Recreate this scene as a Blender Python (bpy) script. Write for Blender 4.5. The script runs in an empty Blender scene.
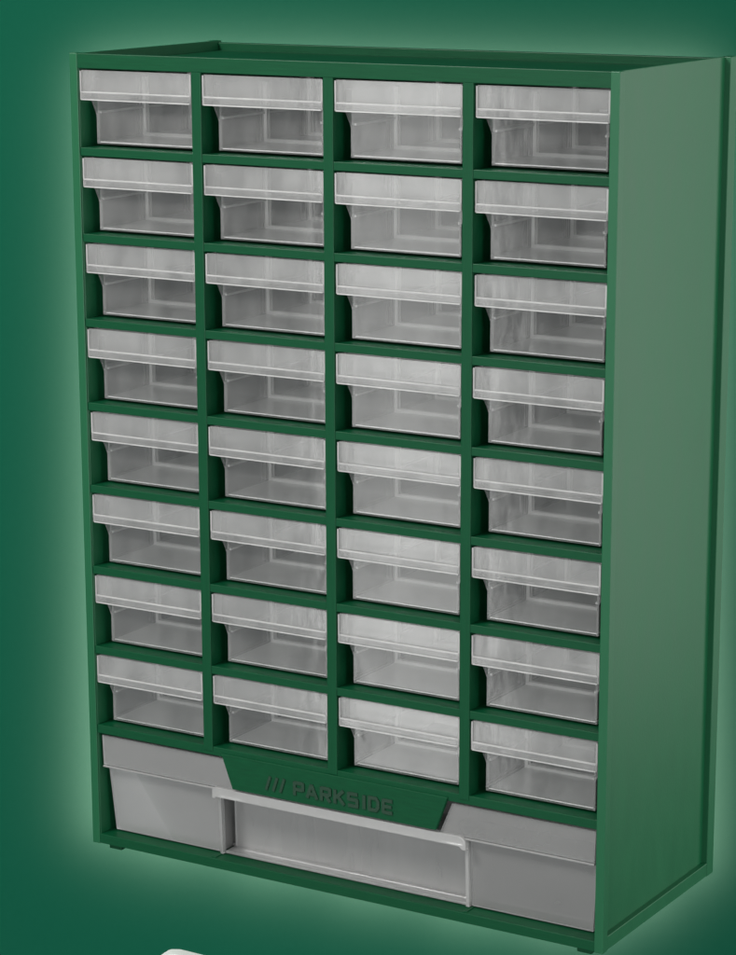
import bpy, bmesh, math, random
from mathutils import Vector, Matrix
random.seed(4)
S = 0.001                      # all numbers below are millimetres
sc = bpy.context.scene
col = sc.collection
W, D, H = 306.0, 129.0, 419.5

# ---------------------------------------------------------------- materials
def nt(name):
    m = bpy.data.materials.new(name); m.use_nodes = True
    t = m.node_tree; t.nodes.clear()
    out = t.nodes.new('ShaderNodeOutputMaterial')
    return m, t, out

def noise_bump(t, scale, strength, dist=0.0002, detail=3):
    tc = t.nodes.new('ShaderNodeTexCoord')
    n = t.nodes.new('ShaderNodeTexNoise'); n.inputs['Scale'].default_value = scale
    n.inputs['Detail'].default_value = detail
    t.links.new(tc.outputs['Object'], n.inputs['Vector'])
    b = t.nodes.new('ShaderNodeBump'); b.inputs['Strength'].default_value = strength
    b.inputs['Distance'].default_value = dist
    t.links.new(n.outputs['Fac'], b.inputs['Height'])
    return n, b

def plastic(name, c, rough, spec=0.5, var=0.12, grain=900, bump=0.25):
    m, t, out = nt(name)
    p = t.nodes.new('ShaderNodeBsdfPrincipled')
    n, b = noise_bump(t, grain, bump)
    n2 = t.nodes.new('ShaderNodeTexNoise'); n2.inputs['Scale'].default_value = 14; n2.inputs['Detail'].default_value = 5
    r = t.nodes.new('ShaderNodeValToRGB')
    r.color_ramp.elements[0].position = .3; r.color_ramp.elements[1].position = .7
    r.color_ramp.elements[0].color = [v*(1-var) for v in c]+[1]
    r.color_ramp.elements[1].color = [v*(1+var) for v in c]+[1]
    t.links.new(n2.outputs['Fac'], r.inputs['Fac'])
    t.links.new(r.outputs['Color'], p.inputs['Base Color'])
    mr = t.nodes.new('ShaderNodeMapRange')
    mr.inputs['To Min'].default_value = rough-.04; mr.inputs['To Max'].default_value = rough+.05
    t.links.new(n2.outputs['Fac'], mr.inputs['Value']); t.links.new(mr.outputs['Result'], p.inputs['Roughness'])
    p.inputs['Specular IOR Level'].default_value = spec
    t.links.new(b.outputs['Normal'], p.inputs['Normal'])
    t.links.new(p.outputs['BSDF'], out.inputs['Surface'])
    return m

def clear(name, alpha, c=0.62, rough=.22, tint=.95, trans=.35, bumpscale=60, bump=.12, vary=.35, streak=(1.3, 1.3, .55)):
    """milky transparent plastic: part of the light passes, part scatters, glossy skin"""
    m, t, out = nt(name)
    tr = t.nodes.new('ShaderNodeBsdfTransparent'); tr.inputs['Color'].default_value = (tint, tint, tint, 1)
    df = t.nodes.new('ShaderNodeBsdfDiffuse'); df.inputs['Color'].default_value = (c, c*.985, c*.97, 1)
    tl = t.nodes.new('ShaderNodeBsdfTranslucent'); tl.inputs['Color'].default_value = (c, c*.985, c*.97, 1)
    mx = t.nodes.new('ShaderNodeMixShader'); mx.inputs[0].default_value = trans
    t.links.new(df.outputs[0], mx.inputs[1]); t.links.new(tl.outputs[0], mx.inputs[2])
    tc = t.nodes.new('ShaderNodeTexCoord'); oi = t.nodes.new('ShaderNodeObjectInfo')
    mp = t.nodes.new('ShaderNodeMapping'); mp.inputs['Scale'].default_value = streak
    t.links.new(tc.outputs['Object'], mp.inputs['Vector'])
    ml = t.nodes.new('ShaderNodeMath'); ml.operation = 'MULTIPLY'; ml.inputs[1].default_value = 37.0
    t.links.new(oi.outputs['Random'], ml.inputs[0]); t.links.new(ml.outputs[0], mp.inputs['Location'])
    n = t.nodes.new('ShaderNodeTexNoise'); n.inputs['Scale'].default_value = bumpscale; n.inputs['Detail'].default_value = 4
    t.links.new(mp.outputs['Vector'], n.inputs['Vector'])
    b = t.nodes.new('ShaderNodeBump'); b.inputs['Strength'].default_value = bump; b.inputs['Distance'].default_value = .0015
    t.links.new(n.outputs['Fac'], b.inputs['Height'])
    a = t.nodes.new('ShaderNodeMapRange')
    a.inputs['From Min'].default_value = .3; a.inputs['From Max'].default_value = .7
    a.inputs['To Min'].default_value = alpha*(1-vary); a.inputs['To Max'].default_value = alpha*(1+vary)
    t.links.new(n.outputs['Fac'], a.inputs['Value'])
    m2 = t.nodes.new('ShaderNodeMixShader')
    t.links.new(a.outputs['Result'], m2.inputs[0])
    t.links.new(tr.outputs[0], m2.inputs[1]); t.links.new(mx.outputs[0], m2.inputs[2])
    gl = t.nodes.new('ShaderNodeBsdfGlossy'); gl.inputs['Roughness'].default_value = rough
    gl.inputs['Color'].default_value = (.95, .95, .95, 1)
    t.links.new(b.outputs['Normal'], gl.inputs['Normal'])
    fr = t.nodes.new('ShaderNodeFresnel'); fr.inputs['IOR'].default_value = 1.5
    m3 = t.nodes.new('ShaderNodeMixShader')
    t.links.new(fr.outputs[0], m3.inputs[0]); t.links.new(m2.outputs[0], m3.inputs[1]); t.links.new(gl.outputs[0], m3.inputs[2])
    t.links.new(m3.outputs[0], out.inputs['Surface'])
    return m

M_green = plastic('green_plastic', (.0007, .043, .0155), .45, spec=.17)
M_side_lit = plastic('green_plastic_lit_side', (.003, .070, .026), .45, spec=.35, var=.06)  # same green plastic, lightened: light on the sides put into the colour
M_letter = plastic('green_lettering_plastic', (.001, .024, .009), .5)
M_clear = clear('clear_plastic', .07, c=.9, rough=.10)
M_wall = clear('clear_plastic_wall', .20, c=.92, rough=.14, trans=.25)
M_floor_lit = clear('clear_plastic_floor_lit', .93, c=.95, trans=.05, vary=.05)  # whitened and nearly opaque: light on the floor is put into the colour
M_pull = clear('clear_plastic_pull', .44, c=.92, trans=.4, vary=.2)
M_lip = clear('clear_plastic_lip', .15, c=.92, rough=.10, vary=.28)
M_edge = clear('clear_plastic_edge', .8, c=.98, trans=.4, vary=.1)
M_milk = clear('milky_plastic', .32, c=.43, rough=.3, trans=.3, vary=.1, streak=(.3, .3, .3))
M_recess = clear('milky_plastic_recess', .34, c=.50, rough=.3, trans=.3, vary=.12, streak=(1, 1, .2))
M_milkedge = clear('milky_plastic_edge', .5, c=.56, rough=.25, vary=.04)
M_white = plastic('white_plastic', (.78, .77, .76), .4, var=.03)

# ---------------------------------------------------------------- mesh helpers
class MB:
    def __init__(s): s.bm = bmesh.new()
    def box(s, x0, x1, y0, y1, z0, z1):
        v = [s.bm.verts.new((x*S, y*S, z*S)) for x in (x0, x1) for y in (y0, y1) for z in (z0, z1)]
        for f in ((0,1,3,2),(4,6,7,5),(0,4,5,1),(2,3,7,6),(0,2,6,4),(1,5,7,3)):
            s.bm.faces.new([v[i] for i in f])
        return s
    def prism(s, pts, a0, a1, axis='x'):
        """polygon extruded along axis; pts are (y,z) for x, (x,z) for y, (x,y) for z"""
        def mk(p, a):
            if axis == 'x': c = (a, p[0], p[1])
            elif axis == 'y': c = (p[0], a, p[1])
            else: c = (p[0], p[1], a)
            return s.bm.verts.new([q*S for q in c])
        A = [mk(p, a0) for p in pts]; B = [mk(p, a1) for p in pts]
        s.bm.faces.new(A); s.bm.faces.new(B[::-1])
        n = len(pts)
        for i in range(n):
            s.bm.faces.new((A[i], B[i], B[(i+1) % n], A[(i+1) % n]))
        return s
    def build(s, name, mat, parent=None, bevel=0, seg=2, mats=None):
        bm = s.bm
        bmesh.ops.recalc_face_normals(bm, faces=bm.faces)
        if bevel:
            bmesh.ops.bevel(bm, geom=list(bm.edges), offset=bevel*S, segments=seg, affect='EDGES', profile=.5, clamp_overlap=True)
            for f in bm.faces: f.smooth = False
        me = bpy.data.meshes.new(name); bm.to_mesh(me); bm.free()
        me.materials.append(mat)
        o = bpy.data.objects.new(name, me); col.objects.link(o)
        if parent: o.parent = parent
        return o

def empty(name, loc, label=None, cat=None, group=None):
    o = bpy.data.objects.new(name, None); col.objects.link(o)
    o.location = [q*S for q in loc]; o.empty_display_size = .02
    if label: o['label'] = label
    if cat: o['category'] = cat
    if group: o['group'] = group
    return o

# ---------------------------------------------------------------- cabinet
cab = empty('storage_cabinet', (0, 0, 0), 'tall green plastic storage cabinet holding four columns of clear drawers', 'storage cabinet')
SK = 302.8                               # outer skin of the recessed side field
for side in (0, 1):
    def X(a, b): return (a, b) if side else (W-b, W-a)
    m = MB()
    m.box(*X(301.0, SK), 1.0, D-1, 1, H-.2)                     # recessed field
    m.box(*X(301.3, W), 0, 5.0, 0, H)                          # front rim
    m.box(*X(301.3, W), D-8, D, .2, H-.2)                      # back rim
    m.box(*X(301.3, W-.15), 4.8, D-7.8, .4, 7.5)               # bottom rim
    m.build('side_panel', M_side_lit, cab, bevel=.35)
m = MB()
m.box(4.6, W-4.6, 3.4, D-3, 412.2, 414.2)      # deck
m.box(4.5, W-4.5, .2, 3.6, 412.0, H-.1)        # front lip
m.box(4.5, W-4.5, D-4, D-.15, 409, H-1.2)      # back lip
m.build('top_panel', M_green, cab, bevel=.35)
m = MB()
m.box(4.5, W-4.5, .2, D-3, 0.3, 5.6)
m.box(76.6, 79.6, 1.5, 30, 5.4, 6.1); m.box(227.7, 230.3, 1.5, 30, 5.4, 6.1)   # runner ribs of the wide bay
m.build('bottom_panel', M_green, cab, bevel=.35)
MB().box(4.4, W-4.4, D-3.6, D-1.4, 5, 412.4).build('back_panel', M_green, cab)
Z8, PITCH, TH = 65.06, 43.63, 4.2
shelf_z = [Z8 + PITCH*k for k in range(8)]
for k, z in enumerate(shelf_z):
    t = TH/2 if k else TH/2+.5
    MB().box(4.6, W-4.6, .8, D-3.4, z-t, z+TH/2).build('shelf', M_green, cab, bevel=.3)
for k in range(3):
    x = 76.59+76.02*k
    m = MB().box(x-2.8, x+2.8, .4, D-3.2, Z8-.4, 412.3)
    m.build('divider', M_green, cab, bevel=.3)
for x in (8, W-16):
    for y in (4, D-14):
        MB().prism([(x, y), (x+8, y), (x+8, y+9), (x, y+9)], -3.2, 1.2, 'z').build('foot', M_green, cab, bevel=.4)
# name plate hanging under the lowest shelf
plate = MB().prism([(85.0, 64.5), (219.8, 64.5), (213.0, 46.2), (91.8, 46.2)], -.2, 2.2, 'y').build('name_plate', M_green, cab, bevel=.3)
# embossed lettering
def stroke(m, a, b, w, y0=-.75, y1=.3):
    a = Vector(a); b = Vector(b); d = (b-a).normalized(); n = Vector((-d.y, d.x))*w/2
    m.prism([tuple(a+n), tuple(b+n), tuple(b-n), tuple(a-n)], y0, y1, 'y')
lm = MB()
def L(x, z, w, h, segs, t=1.8):
    for i, (a, b) in enumerate(segs):
        e = .0 + .02*i
        stroke(lm, (x+a[0]*w, z+a[1]*h), (x+b[0]*w, z+b[1]*h), t, -.75-e, .3)
glyph = {
 'P': [((0,-.09),(0,1.09)), ((0,1),(1,1)), ((1,1.09),(1,.38)), ((0,.45),(1,.45))],
 'A': [((-.1,-.09),(.42,1.09)), ((.42,1.09),(1.1,-.09)), ((.25,.28),(.8,.28))],
 'R': [((0,-.09),(0,1.09)), ((0,1),(1,1)), ((1,1.09),(1,.42)), ((0,.47),(1,.47)), ((.45,.47),(1.05,-.09))],
 'K': [((0,-.09),(0,1.09)), ((.12,.42),(1.0,1.09)), ((.3,.6),(1.08,-.09))],
 'S': [((1.05,1),(0,1)), ((0,1.09),(0,.45)), ((-.1,.52),(1.1,.52)), ((1,.58),(1,-.09)), ((-.05,0),(1.1,0))],
 'I': [((.2,-.09),(.2,1.09))],
 'D': [((0,-.09),(0,1.09)), ((-.1,1),(.8,1)), ((.72,1.06),(1.02,.72)), ((1,.8),(1,.2)), ((1.02,.28),(.72,-.06)), ((-.1,0),(.8,0))],
 'E': [((0,-.09),(0,1.09)), ((0,1),(1.05,1)), ((0,.5),(.95,.5)), ((0,0),(1.05,0))],
}
ZB, LH, LW = 50.6, 6.2, 5.0
cx = 130.4
for ch in 'PARKSIDE':
    L(cx, ZB, LW, LH, glyph[ch])
    cx += (LW+3.1) if ch != 'I' else 4.2
for k in range(3):
    x = 113.0+k*4.3
    stroke(lm, (x, ZB-.7), (x+2.6, ZB+LH+.7), 1.5)
lm.build('lettering', M_letter, plate)

# ---------------------------------------------------------------- small drawer
DW, DH = 67.6, 38.4
RIN = 9.3                 # how far the bin face stands behind the front of the pull
def make_drawer(wid, kind):
    r = empty('small_drawer', (0, 0, 0))
    h = wid/2
    g = h-4.4                                                # half width of the bin below the pull
    LB = 23.6                                                # height of the pull's lower edge
    m = MB()
    for sd in (-1, 1):
        q = lambda u, v: sorted((sd*u, sd*v))
        m.box(*q(g-1.1, g), RIN, 119, 1.3, 33)               # side wall
        m.box(*q(g-1.0, h-.6), RIN+2, 119, 33, 34)           # runner flange
    m.box(-g+1.1, g-1.1, 117.8, 119, 2.4, DH-3)
    m.build('bin', M_wall, r)
    m = MB()
    # front wall of the bin with chamfered shoulders up to the pull
    m.prism([(-g, 1.3), (g, 1.3), (g, 15.8), (h-.8, LB+.3), (-h+.8, LB+.3), (-g, 15.8)], RIN-.9, RIN+.2, 'y')
    m.build('front_face', M_clear, r)
    MB().box(-g+1.1, g-1.1, RIN+.25, 117.7, 1.85, 2.4).build('floor', M_floor_lit, r)
    for y in (RIN+39, RIN+80):                               # U-shaped slots for the insertable dividers
        m = MB()
        for d in (-1.6, .6):
            y0, y1 = y+d, y+d+1.0
            m.prism([(-g+1.05, 32.4), (-g+2.9, 32.4), (-g+2.9, 4.0), (g-2.9, 4.0), (g-2.9, 32.4), (g-1.05, 32.4), (g-1.05, 2.35), (-g+1.05, 2.35)], y0, y1, 'y')
        m.box(-g+1.05, g-1.05, y-.7, y+.7, 2.3, 2.8)
        m.build('divider_slot', M_edge, r)
    for sd in (-1, 1):
        q = sorted((sd*(g-1.05), sd*(g-2.0)))
        MB().box(q[0], q[1], RIN+.4, 117.0, 16.5, 17.6).build('side_rib', M_edge, r)
    MB().box(-g+1.1, g-1.1, 117.1, 117.85, 18, 19.2).build('back_rib', M_edge, r)
    # pull: label window, ledge, front bead
    pl = MB()
    pl.box(-h+.7, h-.7, 1.6, 2.6, LB+3, DH)
    pl.box(-h+.7, h-.7, RIN-.8, RIN, LB+1.2, DH-.6)
    pl.build('label_window', M_lip, r)
    e = MB()
    e.box(-h+.2, h-.2, 2.0, RIN-.1, LB+.35, LB+1.15)
    e.box(-h, h, .8, 2.0, LB, LB+4.0)
    e.build('ledge', M_lip, r, bevel=.25, seg=1)
    e = MB()
    e.box(-h-.1, -h+.75, 1.1, RIN, LB+.1, DH-.4)
    e.box(h-.75, h+.1, 1.1, RIN, LB+.1, DH-.4)
    e.box(-h+.7, h-.7, .9, 1.9, LB+3.6, LB+4.3)
    e.box(-h+.7, h-.7, .7, 1.2, LB-.1, LB+.5)
    e.build('pull', M_pull, r)
    return r

def tree(o, parent=None):
    c = o.copy(); col.objects.link(c)
    if parent: c.parent = parent
    for ch in list(o.children): tree(ch, c)
    return c
cols = [(5.0, 73.79), (79.39, 149.81), (155.41, 225.83), (231.43, 301.0)]
ordr = ['first', 'second', 'third', 'fourth', 'fifth', 'sixth', 'seventh', 'eighth']
cname = ['leftmost column', 'second column from left', 'third column from left', 'rightmost column']
rname = ['top row', 'second row from top', 'third row from top', 'fourth row from top', 'fifth row from top', 'sixth row from top', 'seventh row from top', 'lowest row of small drawers']
proto = make_drawer(DW, 0)
first = True
for r_ in range(8):
    zb = shelf_z[7-r_]+TH/2+.15
    for c_ in range(4):
        d = proto if first else tree(proto)
        first = False
        x0, x1 = cols[c_]
        sx = (x1-x0-1.0)/(DW+.2)
        d.location = ((x0+x1)/2*S+random.uniform(-.15, .15)*S, random.uniform(-.2, .9)*S, zb*S)
        d.scale = (sx, 1, 1)
        d['label'] = 'small clear plastic drawer in the %s, %s' % (cname[c_], rname[r_])
        d['category'] = 'drawer'
        d['group'] = 'small clear drawers of the green cabinet'

# ---------------------------------------------------------------- wide drawer
wd = empty('wide_drawer', (0, 0, 0), 'wide milky grey drawer across the bottom below the lettered plate', 'drawer')
x0, x1, zb = 6.2, W-6.2, 6.6
BL, BR = 79.2, 228.0
def lean(z): return 7.0+(43.0-z)*.05
for a, b, sgn in ((x0, BL, 0), (BR, x1, 1)):
    ta, tb = (2.6, 0) if not sgn else (0, 2.6)       # the bay tapers inwards towards its floor
    m = MB()
    bm = m.bm
    def P4(y0):
        return [(a+.9, y0, 43.0), (b-.9, y0, 43.0), (b-.9-tb, y0+1.8, zb), (a+.9+ta, y0+1.8, zb)]
    A = [bm.verts.new([q*S for q in p]) for p in P4(7.0)]; B = [bm.verts.new([q*S for q in p]) for p in P4(8.6)]
    bm.faces.new(A); bm.faces.new(B[::-1])
    for i in range(4): bm.faces.new((A[i], B[i], B[(i+1) % 4], A[(i+1) % 4]))
    m.build('front_face', M_milk, wd)
    m = MB()
    xi = (b-1.9, b-.6) if not sgn else (a+.6, a+1.9)
    m.prism([(8.7, 43.0), (21, 43.0), (21, zb+.1), (10.5, zb+.1)], *xi)
    m.build('recess_cheek', M_milk, wd)
    m = MB()
    xo = (a+2.7, a+4) if not sgn else (b-4, b-2.7)
    m.prism([(10.5, 58), (118, 58), (118, zb+.1), (10.5, zb+.1)], *xo)
    m.build('side_wall', M_milk, wd)
    if not sgn: poly = [(a, 60.8), (84.0, 60.8), (90.8, 44.6), (a+.6, 44.6)]
    else: poly = [(220.8, 60.8), (b, 60.8), (b-.6, 44.6), (214.0, 44.6)]
    MB().prism(poly, 2.8, 4.2, 'y').build('upper_band', M_milk, wd)
    MB().box(a+.4, b-.4, 2.2, 8.6, 43.2, 44.2).build('ledge', M_milkedge, wd, bevel=.25)
    p0 = (b-.5, b+1.4) if not sgn else (a-1.4, a+.5)
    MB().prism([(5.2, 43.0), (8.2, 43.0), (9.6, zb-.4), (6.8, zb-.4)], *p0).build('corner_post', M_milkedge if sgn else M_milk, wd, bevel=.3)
MB().prism([(17.0, 43), (18.4, 43), (19.2, zb+.1), (17.8, zb+.1)], BL+1.9, BR-1.9).build('recess_face', M_recess, wd)
MB().box(BL+1.9, BR-1.9, 8.2, 17.6, zb-.2, zb+1.2).build('recess_sill', M_milk, wd, bevel=.3)
m = MB()
arc = [(BR+1.4-4+4*math.cos(t*math.pi/12), 44.9-4+4*math.sin(t*math.pi/12)) for t in range(7)]
arc2 = [(BL+.8+2*math.cos(math.pi/2+t*math.pi/8), 42.9+2*math.sin(math.pi/2+t*math.pi/8)) for t in range(5)]
m.prism([(BR+1.4, 38.0), (BR-.9, 38.0), (BR-2.2, 39.5), (BL+1.4, 39.5), (BL+.6, 38.6), (BL-1.2, 38.6)][::1] + arc2[::-1] + arc[::-1], .9, 4.6, 'y'); m.box(BL-.2, BR+.2, 4.5, 17.0, 43.4, 44.7)
m.build('handle_bar', M_milkedge, wd, bevel=.6)
m = MB(); m.box(x0+4.1, x1-4.1, 19.4, 118, zb, zb+1.4); m.box(x0+4.1, x1-4.1, 116.6, 118, zb+1.3, 57.9)
m.build('bin', M_recess, wd)

# ---------------------------------------------------------------- camera
cp = Vector((835.8019, -1090.3807, 500.7624)); az, el, ro = -0.5534053, 0.2504243, -0.00531766
f, pcx, pcy = 2681.0647, 346.8997, 569.6241
fw = Vector((math.sin(az)*math.cos(el), math.cos(az)*math.cos(el), -math.sin(el)))
rt = Vector((math.cos(az), -math.sin(az), 0)); up = rt.cross(fw)
r2 = rt*math.cos(ro)+up*math.sin(ro); u2 = -rt*math.sin(ro)+up*math.cos(ro)
cam = bpy.data.cameras.new('camera'); co = bpy.data.objects.new('camera', cam); col.objects.link(co)
R = Matrix((r2, u2, -fw)).transposed().to_4x4()
co.matrix_world = Matrix.Translation(cp*S) @ R
cam.sensor_fit = 'HORIZONTAL'; cam.sensor_width = 36; cam.lens = f/736*36
cam.shift_x = (368-pcx)/736; cam.shift_y = (pcy-477.5)/736
cam.clip_start = .01; cam.clip_end = 50
sc.camera = co

def along(px, py, w):
    """point at photo pixel and distance w (mm) along the view axis"""
    return cp + fw*w + r2*((px-pcx)*w/f) - u2*((py-pcy)*w/f)

# ---------------------------------------------------------------- backdrop (flat card wall behind the cabinet, facing the viewer)
WB = (Vector((0, D, 0))-cp).dot(fw) + 220
m, t, out = nt('backdrop_paint')
p = t.nodes.new('ShaderNodeBsdfPrincipled'); p.inputs['Roughness'].default_value = .9
p.inputs['Specular IOR Level'].default_value = 0
n, b = noise_bump(t, 300, .15)
r = t.nodes.new('ShaderNodeValToRGB')
r.color_ramp.elements[0].color = (.0048, .066, .037, 1); r.color_ramp.elements[1].color = (.0056, .070, .040, 1)
t.links.new(n.outputs['Fac'], r.inputs['Fac']); t.links.new(r.outputs['Color'], p.inputs['Base Color'])
t.links.new(b.outputs['Normal'], p.inputs['Normal']); t.links.new(p.outputs['BSDF'], out.inputs['Surface'])
me = bpy.data.meshes.new('backdrop'); bm = bmesh.new()
ctr = along(368, 477, WB)
vv = []
for dz in (0, 20):
    for a, b_ in ((-900, -900), (900, -900), (900, 900), (-900, 900)):
        vv.append(bm.verts.new((ctr + r2*a + u2*b_ + fw*dz)*S))
bm.faces.new(vv[:4]); bm.faces.new(vv[4:][::-1])
for i in range(4):
    bm.faces.new((vv[i], vv[i+4], vv[(i+1) % 4+4], vv[(i+1) % 4]))
bmesh.ops.recalc_face_normals(bm, faces=bm.faces)
bm.to_mesh(me); bm.free(); me.materials.append(m)
bd = bpy.data.objects.new('backdrop', me); col.objects.link(bd); bd['kind'] = 'structure'

# ---------------------------------------------------------------- small white object peeking in at the bottom edge
base = along(174, 955.0, (Vector((150, 20, 0))-cp).dot(fw))
m = MB(); m.prism([(-9, -60), (-9, -3.6), (-3.5, 0), (2, 0), (26, -6), (60, -14), (60, -60)], 0, 22, 'y')
wo = m.build('white_plastic_object', M_white, None, bevel=1.2, seg=3)
wo.matrix_world = Matrix.Translation(base*S) @ R @ Matrix.Rotation(math.radians(-90), 4, 'X')
wo['label'] = 'rounded white object just peeking in at the bottom edge below the cabinet'; wo['category'] = 'white object'

# ---------------------------------------------------------------- light
def area(name, loc, target, sx, sy, power, c=(1, 1, 1), spread=180):
    l = bpy.data.lights.new(name, 'AREA'); l.shape = 'RECTANGLE'; l.size = sx*S; l.size_y = sy*S
    l.energy = power; l.color = c; l.spread = math.radians(spread)
    o = bpy.data.objects.new(name, l); col.objects.link(o)
    o.location = Vector(loc)*S
    d = Vector(target)-Vector(loc)
    o.rotation_euler = d.to_track_quat('-Z', 'Y').to_euler()
    return o
mid = Vector((153, 60, 210))
area('key_softbox', (-330, -760, 1050), mid, 320, 320, 19.0, (1, .99, .97))
area('front_softbox', (350, -1500, 300), mid, 900, 900, 15.5, (.98, 1, 1))
# added narrow light out of view, mirrored as streaks in the clear fronts
area('streak_helper_light', (-525, -1230, -60), (190, 0, 230), 170, 900, 0.85, (1, 1, .98))
# right of the cabinet: softbox sheen on the side panel, plus an added fill light
area('side_softbox', (640, 440, 320), (306, 60, 220), 300, 800, 1.9, (1, .99, .95))
area('side_fill', (1150, -60, 330), (306, 65, 230), 500, 700, 7.5, (1, 1, .97))
# halo: added unseen lights behind the cabinet throw the graphic glow on the backdrop
WL = WB-27
sil_top = [(69, 50), (214, 41), (738, 57)]; sil_bot = [(92, 845), (602, 953), (713, 873)]
def interp(pts, x):
    for (a, ya), (b, yb) in zip(pts, pts[1:]):
        if x <= b: return ya+(yb-ya)*(max(x, a)-a)/(b-a)
    return pts[-1][1]
def halo(px0, px1):
    xm = (px0+px1)/2
    y0, y1 = interp(sil_top, xm)+2, interp(sil_bot, xm)-4
    c = along(xm, (y0+y1)/2, WL); k = WL/f
    l = bpy.data.lights.new('halo_helper_light', 'AREA'); l.shape = 'RECTANGLE'
    l.size = (px1-px0)*k*S; l.size_y = (y1-y0)*k*S
    l.energy = HALO*math.pi*l.size*l.size_y; l.color = (1, .135, .16); l.spread = math.radians(150)
    o = bpy.data.objects.new('halo_helper_light', l); col.objects.link(o)
    o.matrix_world = Matrix.Translation(c*S) @ R          # shines away from the viewer, at the backdrop
HALO = 40.0
xs = [80, 140, 240, 340, 440, 540, 620, 670, 722]
for a, b in zip(xs, xs[1:]): halo(a, b)

w = bpy.data.worlds.new('World'); sc.world = w; w.use_nodes = True
bg = w.node_tree.nodes['Background']; bg.inputs[0].default_value = (.9, 1, 1, 1); bg.inputs[1].default_value = .25

sc.view_settings.view_transform = 'Standard'; sc.view_settings.look = 'None'
sc.view_settings.exposure = 0; sc.view_settings.gamma = 1
sc.render.engine = 'CYCLES'
sc.cycles.transparent_max_bounces = 24; sc.cycles.max_bounces = 8; sc.cycles.diffuse_bounces = 3; sc.cycles.glossy_bounces = 4
sc.cycles.use_denoising = True
